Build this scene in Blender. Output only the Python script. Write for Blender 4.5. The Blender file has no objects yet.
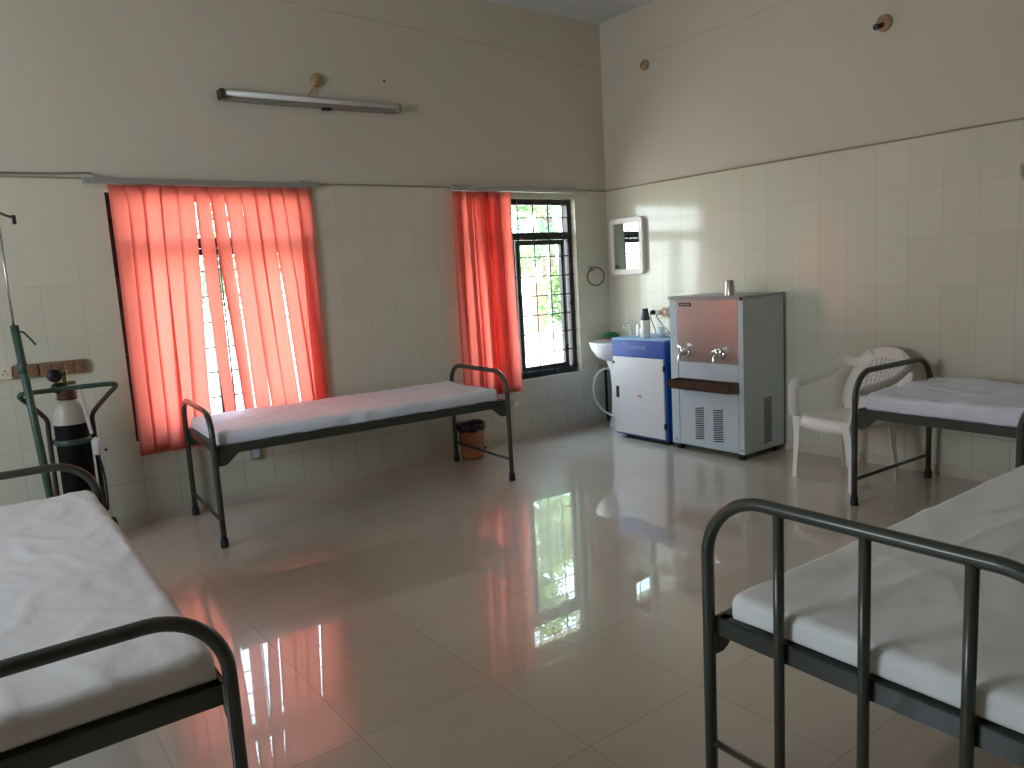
import bpy, bmesh, math, random
from mathutils import Vector, Matrix, noise
random.seed(7)
PI = math.pi
SC = bpy.context.scene
COL = SC.collection

# ------------------------------------------------------------------ materials
def lin(c):
    return tuple(((v/255.0)/12.92 if v/255.0 <= .04045 else ((v/255.0+.055)/1.055)**2.4) for v in c) + (1,)

class NT:
    def __init__(s, name):
        m = bpy.data.materials.new(name); m.use_nodes = True
        s.m = m; s.nt = m.node_tree; s.n = s.nt.nodes; s.l = s.nt.links
        s.n.clear()
        s.out = s.n.new('ShaderNodeOutputMaterial')
    def node(s, t, **kw):
        n = s.n.new(t)
        for k, v in kw.items():
            if k.startswith('i_'): n.inputs[k[2:]].default_value = v
            else: setattr(n, k, v)
        return n
    def link(s, a, b): s.l.new(a, b)
    def principled(s, **kw):
        p = s.n.new('ShaderNodeBsdfPrincipled')
        for k, v in kw.items(): p.inputs[k].default_value = v
        s.link(p.outputs[0], s.out.inputs[0]); s.p = p
        return p
    def math(s, op, a, b=None):
        n = s.n.new('ShaderNodeMath'); n.operation = op
        for i, v in enumerate((a, b)):
            if v is None: continue
            if isinstance(v, (int, float)): n.inputs[i].default_value = v
            else: s.link(v, n.inputs[i])
        return n.outputs[0]
    def mix(s, f, a, b):
        n = s.n.new('ShaderNodeMix'); n.data_type = 'RGBA'
        for i, v in ((0, f), (6, a), (7, b)):
            if isinstance(v, (int, float, tuple)): n.inputs[i].default_value = v
            else: s.link(v, n.inputs[i])
        return n.outputs[2]
    def bump(s, h, strength=.3, dist=.01, normal=None):
        b = s.n.new('ShaderNodeBump'); b.inputs['Strength'].default_value = strength
        b.inputs['Distance'].default_value = dist
        s.link(h, b.inputs['Height'])
        if normal is not None: s.link(normal, b.inputs['Normal'])
        return b.outputs[0]
    def noise(s, scale, detail=3, vec=None, rough=.5):
        n = s.n.new('ShaderNodeTexNoise'); n.inputs['Scale'].default_value = scale
        n.inputs['Detail'].default_value = detail; n.inputs['Roughness'].default_value = rough
        if vec is None:
            tc = s.n.new('ShaderNodeTexCoord'); vec = tc.outputs['Object']
        s.link(vec, n.inputs['Vector'])
        return n.outputs['Fac']
    def ramp(s, f, p0, p1, c0=(0, 0, 0, 1), c1=(1, 1, 1, 1)):
        r = s.n.new('ShaderNodeValToRGB')
        r.color_ramp.elements[0].position = p0; r.color_ramp.elements[0].color = c0
        r.color_ramp.elements[1].position = p1; r.color_ramp.elements[1].color = c1
        s.link(f, r.inputs[0]); return r.outputs[0]

def simple(name, rgb, rough=.5, metal=0.0, var=.06, scale=12, bump=0, coat=0, spec=.5):
    a = NT(name); c = lin(rgb)
    p = a.principled(Roughness=rough, Metallic=metal)
    p.inputs['Coat Weight'].default_value = coat
    p.inputs['Specular IOR Level'].default_value = spec
    f = a.noise(scale)
    dark = tuple(v*(1-var*2) for v in c[:3]) + (1,)
    a.link(a.mix(f, dark, tuple(min(1, v*(1+var)) for v in c[:3])+(1,)), p.inputs['Base Color'])
    if bump: a.link(a.bump(a.noise(scale*4), bump, .004), p.inputs['Normal'])
    return a.m

def tile_material(name, axis, off):
    """glazed 20 x 30 cm wall tiles; axis 0 = wall along x, 1 = wall along y"""
    a = NT(name)
    tc = a.node('ShaderNodeTexCoord'); sp = a.node('ShaderNodeSeparateXYZ'); a.link(tc.outputs['Object'], sp.inputs[0])
    u = a.math('ADD', sp.outputs[axis], off); v = a.math('ADD', sp.outputs[2], 10*.2985-.268)
    cb = a.node('ShaderNodeCombineXYZ'); a.link(u, cb.inputs[0]); a.link(v, cb.inputs[1])
    b = a.node('ShaderNodeTexBrick', offset=0.0, squash=1.0)
    a.link(cb.outputs[0], b.inputs['Vector'])
    b.inputs['Scale'].default_value = 1; b.inputs['Mortar Size'].default_value = .0012
    b.inputs['Mortar Smooth'].default_value = .3; b.inputs['Bias'].default_value = 0
    b.inputs['Brick Width'].default_value = .2005; b.inputs['Row Height'].default_value = .2985
    b.inputs['Color1'].default_value = lin((212, 208, 189)); b.inputs['Color2'].default_value = lin((208, 204, 185))
    b.inputs['Mortar'].default_value = lin((184, 178, 158))
    # joints near the floor are stained brown
    grime = a.math('MULTIPLY', a.ramp(sp.outputs[2], .15, .5, (1, 1, 1, 1), (0, 0, 0, 1)), .8)
    a.link(a.mix(grime, lin((184, 178, 158)), lin((104, 80, 60))), b.inputs['Mortar'])
    p = a.principled(Roughness=.13); p.inputs['Specular IOR Level'].default_value = .5
    # patchy grime in the joints and faint staining
    g = a.noise(1.3, 4); st = a.ramp(g, .45, .75)
    c = a.mix(a.math('MULTIPLY', st, .12), b.outputs['Color'], lin((190, 178, 150)))
    a.link(c, p.inputs['Base Color'])
    # every tile tilts a little: random value per cell bends the normal
    br = a.node('ShaderNodeTexBrick', offset=0.0); a.link(cb.outputs[0], br.inputs['Vector'])
    for k, val in (('Scale', 1), ('Mortar Size', 0), ('Brick Width', .2005), ('Row Height', .2985)): br.inputs[k].default_value = val
    br.inputs['Color1'].default_value = (0, 0, 0, 1); br.inputs['Color2'].default_value = (1, 1, 1, 1)
    fu = a.math('SUBTRACT', a.math('FRACT', a.math('DIVIDE', u, .2005)), .5)
    fv = a.math('SUBTRACT', a.math('FRACT', a.math('DIVIDE', v, .2985)), .5)
    fu4 = a.math('POWER', a.math('ABSOLUTE', fu), 6); fv4 = a.math('POWER', a.math('ABSOLUTE', fv), 6)
    pillow = a.math('MULTIPLY', a.math('ADD', fu4, fv4), -8.0)
    tilt = a.math('MULTIPLY', a.math('SUBTRACT', br.outputs['Color'], .5), a.math('ADD', fu, a.math('MULTIPLY', fv, .6)))
    h = a.math('ADD', a.math('ADD', a.math('MULTIPLY', b.outputs['Fac'], -.45), a.math('MULTIPLY', pillow, .5)), a.math('MULTIPLY', tilt, 1.0))
    h2 = a.math('ADD', h, a.math('MULTIPLY', a.noise(3.5, 2), .9))
    a.link(a.bump(h2, .5, .0022), p.inputs['Normal'])
    return a.m

def paint_material(name, axis):
    """cream distemper with a fine settlement crack that runs round the room"""
    a = NT(name)
    p = a.principled(Roughness=.6); p.inputs['Specular IOR Level'].default_value = .25
    tc = a.node('ShaderNodeTexCoord'); sp = a.node('ShaderNodeSeparateXYZ'); a.link(tc.outputs['Object'], sp.inputs[0])
    base = a.mix(a.noise(1.1, 5), lin((196, 189, 172)), lin((206, 199, 183)))
    wig = a.math('MULTIPLY', a.math('SUBTRACT', a.noise(2.5, 5), .5), .05)
    if axis == 0: line = a.math('ADD', 3.085, a.math('MULTIPLY', sp.outputs[0], -.045))
    else: line = a.math('ADD', 3.085, a.math('MULTIPLY', sp.outputs[1], 0))
    d = a.math('ABSOLUTE', a.math('SUBTRACT', a.math('ADD', sp.outputs[2], wig), line))
    cr = a.math('MULTIPLY', a.math('LESS_THAN', d, .003), a.ramp(a.noise(4, 3), .25, .5))
    if axis == 1:
        cr = a.math('MULTIPLY', cr, a.math('LESS_THAN', sp.outputs[1], -.4))
        d2 = a.math('ABSOLUTE', a.math('SUBTRACT', a.math('ADD', sp.outputs[1], wig), -.45))
        c2 = a.math('MULTIPLY', a.math('LESS_THAN', d2, .003), a.math('LESS_THAN', sp.outputs[2], 2.75))
        cr = a.math('MAXIMUM', cr, a.math('MULTIPLY', c2, .6))
    a.link(a.mix(a.math('MULTIPLY', cr, .35), base, lin((110, 96, 78))), p.inputs['Base Color'])
    h = a.math('SUBTRACT', a.noise(9, 6, rough=.6), a.math('MULTIPLY', cr, .5))
    a.link(a.bump(h, .25, .01), p.inputs['Normal'])
    return a.m

def floor_material():
    a = NT('vitrified_floor_tiles')
    tc = a.node('ShaderNodeTexCoord'); mp = a.node('ShaderNodeMapping'); a.link(tc.outputs['Object'], mp.inputs[0])
    mp.inputs['Location'].default_value = (3.4772+.4911*20, 1.441+.5*40, 0)
    b = a.node('ShaderNodeTexBrick', offset=0.0); a.link(mp.outputs[0], b.inputs['Vector'])
    for k, val in (('Scale', 1), ('Mortar Size', .0013), ('Mortar Smooth', .2), ('Bias', 0), ('Brick Width', .4911), ('Row Height', .5)): b.inputs[k].default_value = val
    b.inputs['Color1'].default_value = lin((203, 191, 172)); b.inputs['Color2'].default_value = lin((208, 197, 179))
    b.inputs['Mortar'].default_value = lin((144, 130, 112))
    p = a.principled(Roughness=.5)
    cloud = a.ramp(a.noise(2.2, 6, rough=.65), .35, .7)
    c = a.mix(a.math('MULTIPLY', cloud, .25), b.outputs['Color'], lin((172, 160, 145)))
    speck = a.ramp(a.noise(60, 2), .68, .72)
    a.link(a.mix(a.math('MULTIPLY', speck, .12), c, lin((140, 120, 100))), p.inputs['Base Color'])
    p.inputs['Specular IOR Level'].default_value = .5
    p.inputs['Coat Weight'].default_value = .85
    p.inputs['Coat IOR'].default_value = 1.6
    a.link(a.ramp(a.noise(1.6, 4), .3, .8, (.004, .004, .004, 1), (.018, .018, .018, 1)), p.inputs['Coat Roughness'])
    p.inputs['Roughness'].default_value = .28
    h = a.math('ADD', a.math('MULTIPLY', b.outputs['Fac'], -.6), a.math('MULTIPLY', a.noise(1.6, 1), .3))
    nb = a.bump(h, .18, .0015)
    a.link(nb, p.inputs['Normal']); a.link(nb, p.inputs['Coat Normal'])
    return a.m

def fabric_white(name, rgb, seed=0):
    a = NT(name)
    p = a.principled(Roughness=.85); p.inputs['Specular IOR Level'].default_value = .15
    p.inputs['Sheen Weight'].default_value = .15
    tc = a.node('ShaderNodeTexCoord'); mp = a.node('ShaderNodeMapping'); a.link(tc.outputs['Object'], mp.inputs[0])
    mp.inputs['Location'].default_value = (seed*3.1, seed*1.7, 0); mp.inputs['Scale'].default_value = (1, 1.6, 1)
    n1 = a.noise(3.2, 5, mp.outputs[0], .55); n2 = a.noise(11, 4, mp.outputs[0], .6)
    c = lin(rgb)
    a.link(a.mix(a.ramp(n1, .4, .75), c, tuple(v*.93 for v in c[:3])+(1,)), p.inputs['Base Color'])
    ridge = a.math('ABSOLUTE', a.math('SUBTRACT', n1, .5))
    # fold marks where the sheet was ironed flat
    h = a.math('ADD', a.math('MULTIPLY', ridge, -1.6), a.math('MULTIPLY', n2, .10))
    a.link(a.bump(h, .2, .02), p.inputs['Normal'])
    return a.m

def blind_material(name, rgb, trans):
    a = NT(name)
    d = a.node('ShaderNodeBsdfDiffuse'); t = a.node('ShaderNodeBsdfTranslucent')
    tc = a.node('ShaderNodeTexCoord'); w = a.node('ShaderNodeTexWave', bands_direction='Z')
    a.link(tc.outputs['Object'], w.inputs['Vector']); w.inputs['Scale'].default_value = 160; w.inputs['Distortion'].default_value = 2
    c1 = a.mix(w.outputs['Fac'], lin(rgb), tuple(v*.9 for v in lin(rgb)[:3])+(1,))
    a.link(c1, d.inputs['Color']); a.link(a.mix(w.outputs['Fac'], lin(trans), tuple(v*.88 for v in lin(trans)[:3])+(1,)), t.inputs['Color'])
    m = a.node('ShaderNodeMixShader'); m.inputs[0].default_value = .7
    a.link(d.outputs[0], m.inputs[1]); a.link(t.outputs[0], m.inputs[2]); a.link(m.outputs[0], a.out.inputs[0])
    return a.m

def glass_material():
    a = NT('clear_window_glass')
    t = a.node('ShaderNodeBsdfTransparent'); t.inputs[0].default_value = (.93, .96, .95, 1)
    g = a.node('ShaderNodeBsdfGlossy'); g.inputs['Roughness'].default_value = .02
    lw = a.node('ShaderNodeFresnel'); ge = a.node('ShaderNodeNewGeometry'); a.link(a.math('SUBTRACT', 1.45, a.math('MULTIPLY', ge.outputs['Backfacing'], 1.45-1/1.45)), lw.inputs[0])
    m = a.node('ShaderNodeMixShader'); a.link(lw.outputs[0], m.inputs[0])
    a.link(t.outputs[0], m.inputs[1]); a.link(g.outputs[0], m.inputs[2]); a.link(m.outputs[0], a.out.inputs[0])
    return a.m

def leaf_material(name, rgb, rgb2):
    a = NT(name)
    n = a.noise(1.2, 3)
    c = a.mix(a.ramp(n, .35, .65), lin(rgb), lin(rgb2))
    d = a.node('ShaderNodeBsdfDiffuse'); t = a.node('ShaderNodeBsdfTranslucent')
    a.link(c, d.inputs[0]); a.link(c, t.inputs[0])
    m = a.node('ShaderNodeMixShader'); m.inputs[0].default_value = .4
    a.link(d.outputs[0], m.inputs[1]); a.link(t.outputs[0], m.inputs[2]); a.link(m.outputs[0], a.out.inputs[0])
    return a.m

M = {}
M['tile_b'] = tile_material('glazed_tiles_back', 0, .165+8*.2005)
M['tile_r'] = tile_material('glazed_tiles_right', 1, .04+40*.2005)
M['paint_b'] = paint_material('cream_paint_back', 0)
M['paint_r'] = paint_material('cream_paint_right', 1)
M['ceil'] = simple('ceiling_paint', (205, 208, 208), .8, bump=.1)
M['floor'] = floor_material()
M['grout'] = simple('brown_grout_edge', (158, 138, 114), .8, bump=.4, var=.15, scale=20)
M['skirt'] = simple('skirting_tile', (206, 198, 180), .3)
M['green'] = simple('olive_green_enamel', (58, 60, 50), .34, var=.18, scale=22, coat=.2)
M['green_worn'] = simple('worn_green_enamel', (62, 84, 70), .42, var=.3, scale=30)
M['rubber'] = simple('black_rubber', (24, 24, 25), .6)
M['sheet'] = fabric_white('white_cotton_sheet', (216, 209, 204), 1)
M['sheet2'] = fabric_white('pale_blue_white_sheet', (222, 224, 232), 5)
M['sheet3'] = fabric_white('cream_cotton_sheet', (228, 229, 226), 9)
M['deck'] = simple('deck_plate', (46, 48, 42), .6)
M['blind'] = blind_material('salmon_blind_fabric', (238, 152, 140), (250, 178, 166))
M['rail'] = simple('grey_aluminium', (176, 176, 172), .4, .6)
M['frame'] = simple('dark_stained_frame', (38, 26, 23), .45, var=.2)
M['bar'] = simple('black_iron_grille', (22, 20, 20), .55)
M['glass'] = glass_material()
M['reveal'] = simple('reveal_plaster', (226, 208, 196), .8)
M['white_p'] = simple('white_plastic', (232, 226, 216), .32, spec=.5)
M['chair_p'] = simple('white_chair_plastic', (232, 227, 218), .3, spec=.5, var=.04)
M['cream_p'] = simple('cream_socket_plastic', (226, 214, 190), .4)
M['brown_p'] = simple('brown_socket_board', (142, 104, 78), .5, var=.15)
M['wood'] = simple('round_wood_block', (178, 142, 104), .6, var=.2, scale=40)
M['black'] = simple('matt_black', (12, 12, 13), .5)
M['steel'] = simple('stainless_steel', (196, 188, 182), .32, 1.0, var=.03)
M['brownsteel'] = simple('brown_tinted_steel', (128, 100, 88), .3, .9)
M['chrome'] = simple('bright_chrome', (225, 225, 225), .08, 1.0, var=0)
M['mirror'] = simple('mirror_silver', (215, 228, 222), .01, 1.0, var=0)
M['cool'] = simple('cooler_grey_blue_sheet', (192, 202, 206), .4, 0.0, var=.04)
M['cooltop'] = simple('cooler_lid_sheet', (160, 165, 166), .35, .5, var=.05)
M['blue'] = simple('blue_enamel', (16, 74, 158), .35, var=.08)
M['bluetop'] = simple('light_blue_top', (120, 165, 205), .35, var=.06)
M['doorw'] = simple('white_enamel_door', (214, 212, 210), .4, var=.03)
M['ceramic'] = simple('white_ceramic', (236, 236, 232), .08, var=.02)
M['hose'] = simple('white_hose', (225, 225, 220), .4)
M['flask_g'] = simple('dark_slate_cap', (42, 52, 60), .4)
M['greenthing'] = simple('green_scourer', (24, 96, 42), .8, var=.3, scale=60, bump=.8)
M['red'] = simple('red_plastic', (176, 60, 50), .45)
M['bin'] = simple('orange_brown_plastic', (178, 112, 72), .45)
M['bag'] = simple('black_liner', (14, 14, 15), .3)
M['cyl_b'] = simple('black_cylinder_paint', (8, 7, 8), .6, spec=.2)
M['cyl_w'] = simple('white_cylinder_shoulder', (196, 184, 172), .4)
M['cyl_r'] = simple('dark_red_collar', (92, 44, 38), .5)
M['trolley'] = simple('maroon_trolley_tube', (66, 44, 38), .45)
M['brass'] = simple('brass', (150, 130, 90), .3, .9)
M['tube'] = simple('fluorescent_tube_off', (226, 226, 226), .2)
M['batten'] = simple('batten_grey', (140, 132, 124), .5)
M['nail'] = simple('rusty_dot', (74, 50, 38), .7)
M['cablew'] = simple('grey_cable', (130, 128, 112), .6)
M['soil'] = simple('pale_yard_ground', (214, 205, 190), .95, var=.15, scale=1.5)
M['wall_out'] = simple('yard_wall_plaster', (222, 220, 214), .9, var=.1, scale=2)
M['brick'] = simple('reddish_plaster', (186, 128, 108), .9, var=.1)
M['bark'] = simple('grey_bark', (110, 95, 80), .9, var=.3)
M['leaf1'] = leaf_material('leaf_green', (112, 142, 98), (160, 174, 120))
M['leaf2'] = leaf_material('leaf_blue_green', (108, 140, 118), (140, 162, 128))
M['badge'] = simple('badge_black', (14, 13, 16), .4)
M['ink'] = simple('badge_white_ink', (225, 225, 225), .5)
M['ink2'] = simple('light_blue_ink', (150, 176, 210), .5)
M['sticker'] = simple('red_pink_sticker', (205, 140, 140), .6)

# ------------------------------------------------------------------ mesh helpers
class MB:
    def __init__(s): s.bm = bmesh.new(); s.mi = 0
    def _mat(s, faces):
        for f in faces: f.material_index = s.mi
    def box(s, x0, y0, z0, x1, y1, z1, bev=0, mat=None, seg=2):
        bm = bmesh.new()
        bmesh.ops.create_cube(bm, size=1)
        bmesh.ops.scale(bm, vec=(abs(x1-x0), abs(y1-y0), abs(z1-z0)), verts=bm.verts)
        if bev: bmesh.ops.bevel(bm, geom=bm.edges[:], offset=bev, segments=seg, affect='EDGES', profile=.5)
        bmesh.ops.translate(bm, vec=((x0+x1)/2, (y0+y1)/2, (z0+z1)/2), verts=bm.verts)
        if mat: bmesh.ops.transform(bm, matrix=mat, verts=bm.verts)
        s.join(bm); return s
    def join(s, bm):
        vm = {v: s.bm.verts.new(v.co) for v in bm.verts}
        for f in bm.faces:
            try:
                g = s.bm.faces.new([vm[v] for v in f.verts]); g.smooth = f.smooth; g.material_index = s.mi
            except ValueError: pass
        bm.free()
    def face(s, pts, smooth=False):
        f = s.bm.faces.new([s.bm.verts.new(p) for p in pts]); f.material_index = s.mi; f.smooth = smooth
    def sweep(s, pts, sec, side0=None, caps=True, smooth=True, closed=False, scales=None):
        """sweep section points (a,b) along pts with parallel transport"""
        pts = [Vector(p) for p in pts]; n = len(pts)
        T = []
        for i in range(n):
            if closed: d = pts[(i+1) % n]-pts[i-1]
            else: d = pts[min(i+1, n-1)]-pts[max(i-1, 0)]
            T.append(d.normalized())
        if side0 is None:
            side0 = Vector((0, 0, 1)) if abs(T[0].z) < .9 else Vector((1, 0, 0))
        S = (Vector(side0) - T[0]*Vector(side0).dot(T[0])).normalized()
        rings = []
        for i in range(n):
            if i: S = (S - T[i]*S.dot(T[i])).normalized()
            B = T[i].cross(S); k = scales[i] if scales else 1
            rings.append([s.bm.verts.new(pts[i]+S*a*k+B*b*k) for a, b in sec])
        m = len(sec)
        for i in range(n if closed else n-1):
            r0, r1 = rings[i], rings[(i+1) % n]
            for j in range(m):
                f = s.bm.faces.new([r0[j], r0[(j+1) % m], r1[(j+1) % m], r1[j]]); f.smooth = smooth; f.material_index = s.mi
        if caps and not closed:
            for r, rev in ((rings[0], True), (rings[-1], False)):
                f = s.bm.faces.new(list(reversed(r)) if rev else r); f.material_index = s.mi
        return s
    def tube(s, pts, r, seg=14, **k):
        return s.sweep(pts, [(r*math.cos(2*PI*i/seg), r*math.sin(2*PI*i/seg)) for i in range(seg)], **k)
    def lathe(s, prof, c=(0, 0, 0), seg=28, sx=1, sy=1, smooth=True, mat=None):
        """prof list of (radius, z)"""
        rings = []
        for r, z in prof:
            if r < 1e-5: rings.append([(0, 0, z)])
            else: rings.append([(r*sx*math.cos(2*PI*i/seg), r*sy*math.sin(2*PI*i/seg), z) for i in range(seg)])
        c = Vector(c); V = []
        for R in rings:
            V.append([s.bm.verts.new(((mat @ Vector(p)) if mat else Vector(p))+c) for p in R])
        for a, b in zip(V[:-1], V[1:]):
            for i in range(seg):
                j = (i+1) % seg
                if len(a) == 1 and len(b) == 1: continue
                if len(a) == 1: q = [a[0], b[j], b[i]]
                elif len(b) == 1: q = [a[i], a[j], b[0]]
                else: q = [a[i], a[j], b[j], b[i]]
                try:
                    f = s.bm.faces.new(q); f.smooth = smooth; f.material_index = s.mi
                except ValueError: pass
        return s
    def prism(s, poly, axis, a0, a1):
        """extrude 2D polygon along axis (0,1,2) between a0 and a1"""
        def P(p, a):
            q = list(p); q.insert(axis, a); return q
        v0 = [s.bm.verts.new(P(p, a0)) for p in poly]; v1 = [s.bm.verts.new(P(p, a1)) for p in poly]
        n = len(poly)
        for i in range(n):
            f = s.bm.faces.new([v0[i], v0[(i+1) % n], v1[(i+1) % n], v1[i]]); f.material_index = s.mi
        s.bm.faces.new(v0).material_index = s.mi; s.bm.faces.new(list(reversed(v1))).material_index = s.mi
        return s
    def build(s, name, mats, parent=None, loc=None, sharp=None):
        bmesh.ops.recalc_face_normals(s.bm, faces=s.bm.faces)
        me = bpy.data.meshes.new(name); s.bm.to_mesh(me); s.bm.free()
        for m in (mats if isinstance(mats, (list, tuple)) else [mats]): me.materials.append(m if not isinstance(m, str) else M[m])
        if sharp: me.set_sharp_from_angle(angle=math.radians(sharp))
        o = bpy.data.objects.new(name, me); COL.objects.link(o)
        if parent is not None: o.parent = parent
        if loc: o.location = loc
        return o

def tag(o, label=None, cat=None, group=None, kind=None):
    for k, v in (('label', label), ('category', cat), ('group', group), ('kind', kind)):
        if v: o[k] = v
    return o
def thing(name, label, cat, loc=(0, 0, 0), rz=0, group=None):
    o = bpy.data.objects.new(name, None); COL.objects.link(o)
    o.empty_display_size = .1
    o.location = loc; o.rotation_euler = (0, 0, rz)
    return tag(o, label, cat, group)
def struct(o, label=None):
    o['kind'] = 'structure'
    if label: o['label'] = label
    return o
def arc(c, r, a0, a1, n, plane):
    """arc points; plane = (unit u, unit v)"""
    u, v = Vector(plane[0]), Vector(plane[1]); c = Vector(c)
    return [c+u*r*math.cos(a0+(a1-a0)*i/n)+v*r*math.sin(a0+(a1-a0)*i/n) for i in range(n+1)]
def smooth_path(pts, sub=8):
    """Catmull-Rom"""
    P = [Vector(p) for p in pts]; out = []
    for i in range(len(P)-1):
        p0 = P[max(i-1, 0)]; p1 = P[i]; p2 = P[i+1]; p3 = P[min(i+2, len(P)-1)]
        for k in range(sub):
            t = k/sub
            out.append(.5*((2*p1)+(p2-p0)*t+(2*p0-5*p1+4*p2-p3)*t*t+(3*p1-p0-3*p2+p3)*t**3))
    out.append(P[-1]); return out

# ------------------------------------------------------------------ room shell
XL, YB, H = -7.2, -7.6, 3.461
ZT = 2.055
W1 = (-3.99, -2.77, .50, 1.985)      # window openings x0,x1,z0,z1 on the back wall
W2 = (-1.585, -.375, .50, 1.985)
WT = .24
RI = []

def wall_mesh(name, axis, lo, hi, plane, thick, openings, mats, split=ZT, proud=.0):
    """wall in plane axis; runs lo..hi; openings (a0,a1,z0,z1); cut into a grid of boxes, tile material below split"""
    xs = sorted({lo, hi, *[o[0] for o in openings], *[o[1] for o in openings]})
    zs = sorted({0, H, split, *[o[2] for o in openings], *[o[3] for o in openings]})
    mb = MB()
    for i in range(len(xs)-1):
        for j in range(len(zs)-1):
            cx, cz = (xs[i]+xs[i+1])/2, (zs[j]+zs[j+1])/2
            if any(o[0] < cx < o[1] and o[2] < cz < o[3] for o in openings): continue
            mb.mi = 0 if cz < split else 1
            if axis == 0: mb.box(xs[i], plane, zs[j], xs[i+1], plane+thick, zs[j+1])
            else: mb.box(plane, xs[i], zs[j], plane+thick, xs[i+1], zs[j+1])
    return struct(mb.build(name, mats))

struct(MB().box(XL-.24, YB-.24, -.12, .24, .24, 0).build('floor', 'floor'))
struct(MB().box(XL-.24, YB-.24, H, .24, .24, H+.15).build('ceiling', 'ceil'))
wall_mesh('wall_back', 0, XL-.24, .24, 0, WT, [W1, W2], ['tile_b', 'paint_b'])
wall_mesh('wall_right', 1, YB-.24, 0, 0, WT, RI, ['tile_r', 'paint_r'])
LO = [(-3.1, -1.5, 1.0, 2.5)]            # uncurtained window in the left wall, outside the view
wall_mesh('wall_left', 1, YB-.24, 0, XL-.24, WT, LO, ['tile_r', 'paint_r'])
RO = []
wall_mesh('wall_rear', 0, XL, 0, YB-.24, WT, RO, ['tile_b', 'paint_b'])

# edge line on top of the tile cladding, with a skirting course at the floor
def ragged_strip(name, axis, lo, hi, z0, z1, d, mat, amp=.0025):
    mb = MB(); n = int((hi-lo)/.05); pr = None
    vs = []
    for i in range(n+1):
        a = lo+(hi-lo)*i/n
        k = noise.noise(Vector((a*3.1, z0*7, 2.2)))*amp
        ring = []
        for dd, zz in ((0, z0), (-d, z0), (-d+k*.5, z1+k), (0, z1+k)):
            ring.append(mb.bm.verts.new((a, dd, zz) if axis == 0 else (dd, a, zz)))
        vs.append(ring)
    for a, b in zip(vs[:-1], vs[1:]):
        for j in range(4): mb.bm.faces.new([a[j], a[(j+1) % 4], b[(j+1) % 4], b[j]])
    mb.bm.faces.new(vs[0]); mb.bm.faces.new(list(reversed(vs[-1])))
    return struct(mb.build(name, mat))
ragged_strip('trim_1', 0, XL+.01, -.012, ZT-.001, ZT+.009, .011, 'grout', .004)
ragged_strip('trim_2', 1, YB+.01, -.001, ZT-.001, ZT+.010, .012, 'grout', .004)
ragged_strip('baseboard_back', 0, XL+.01, -.008, .0, .068, .007, 'skirt', 0)
ragged_strip('baseboard_right', 1, YB+.01, -.001, .0, .068, .007, 'skirt', 0)

# ------------------------------------------------------------------ windows with frames, sashes, glass and grille
def window(idx, W, shift):
    x0, x1, z0, z1 = W
    fy0, fy1 = .055, .115
    mb = MB(); f = .045
    mb.box(x0, fy0, z0, x0+f, fy1, z1).box(x1-f, fy0, z0, x1, fy1, z1)
    mb.box(x0+f, fy0, z0, x1-f, fy1, z0+f).box(x0+f, fy0, z1-f, x1-f, fy1, z1)
    mb.box(x0+f, fy0, 1.655, x1-f, fy1, 1.715)
    fr = struct(mb.build('window_%d' % idx, 'frame'), 'dark brown stained wooden window frame with iron grille')
    mid = (x0+x1)/2+shift
    # two casement sashes and a top light
    for k, (a, b) in enumerate(((x0+f, mid), (mid, x1-f))):
        s = MB(); t = .04 if idx == 2 else .03
        a += .004; b -= .012 if k == 0 else .03
        for q in ((a, z0+f+.003, a+t, 1.652), (b-t, z0+f+.003, b, 1.652), (a+t, z0+f+.003, b-t, z0+f+.045), (a+t, 1.612, b-t, 1.652)):
            s.box(q[0], fy0+.02, q[1], q[2], fy0+.055, q[3])
        so = s.build('sash', 'frame', fr)
        MB().box(a+t, fy0+.034, z0+f+.045, b-t, fy0+.039, 1.612).build('pane', 'glass', so)
    MB().box(x0+f, fy0+.03, 1.715, x1-f, fy0+.035, z1-f).build('pane', 'glass', fr)
    # grille: round bars in front of the frame
    g = MB(); r = .0058
    for x in [x0+.135+.1605*i for i in range(8)]:
        if x < x1-.05: g.tube([(x, .038, z0), (x, .038, z1)], r*.85, 8)
    for z in (.555, .706, .868, 1.025, 1.187, 1.35, 1.512, 1.672, 1.834):
        g.tube([(x0, .046, z), (x1, .046, z)], r*.85, 8)
    g.build('grille', 'bar', fr)
    for z in (.56, 1.1, 1.64):
        MB().box(x1-.06, .04, z-.02, x1-.02, .054, z+.02).build('hinge', 'bar', fr)
    return fr
# plain frame of the window outside the view
def plain_window(idx, axis, a0, a1, z0, z1, plane):
    mb = MB(); f = .05; mid = (a0+a1)/2
    for (p, q, r_, s_) in ((a0, z0, a0+f, z1), (a1-f, z0, a1, z1), (a0+f, z0, a1-f, z0+f), (a0+f, z1-f, a1-f, z1), (mid-.03, z0+f, mid+.03, z1-f)):
        if axis == 0: mb.box(p, plane-.03, q, r_, plane+.03, s_)
        else: mb.box(plane-.03, p, q, plane+.03, r_, s_)
    return struct(mb.build('window_%d' % idx, 'frame'))
window(1, W1, -.025)
window(2, W2, 0)
plain_window(3, 1, LO[0][0], LO[0][1], LO[0][2], LO[0][3], XL-.12)


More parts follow.
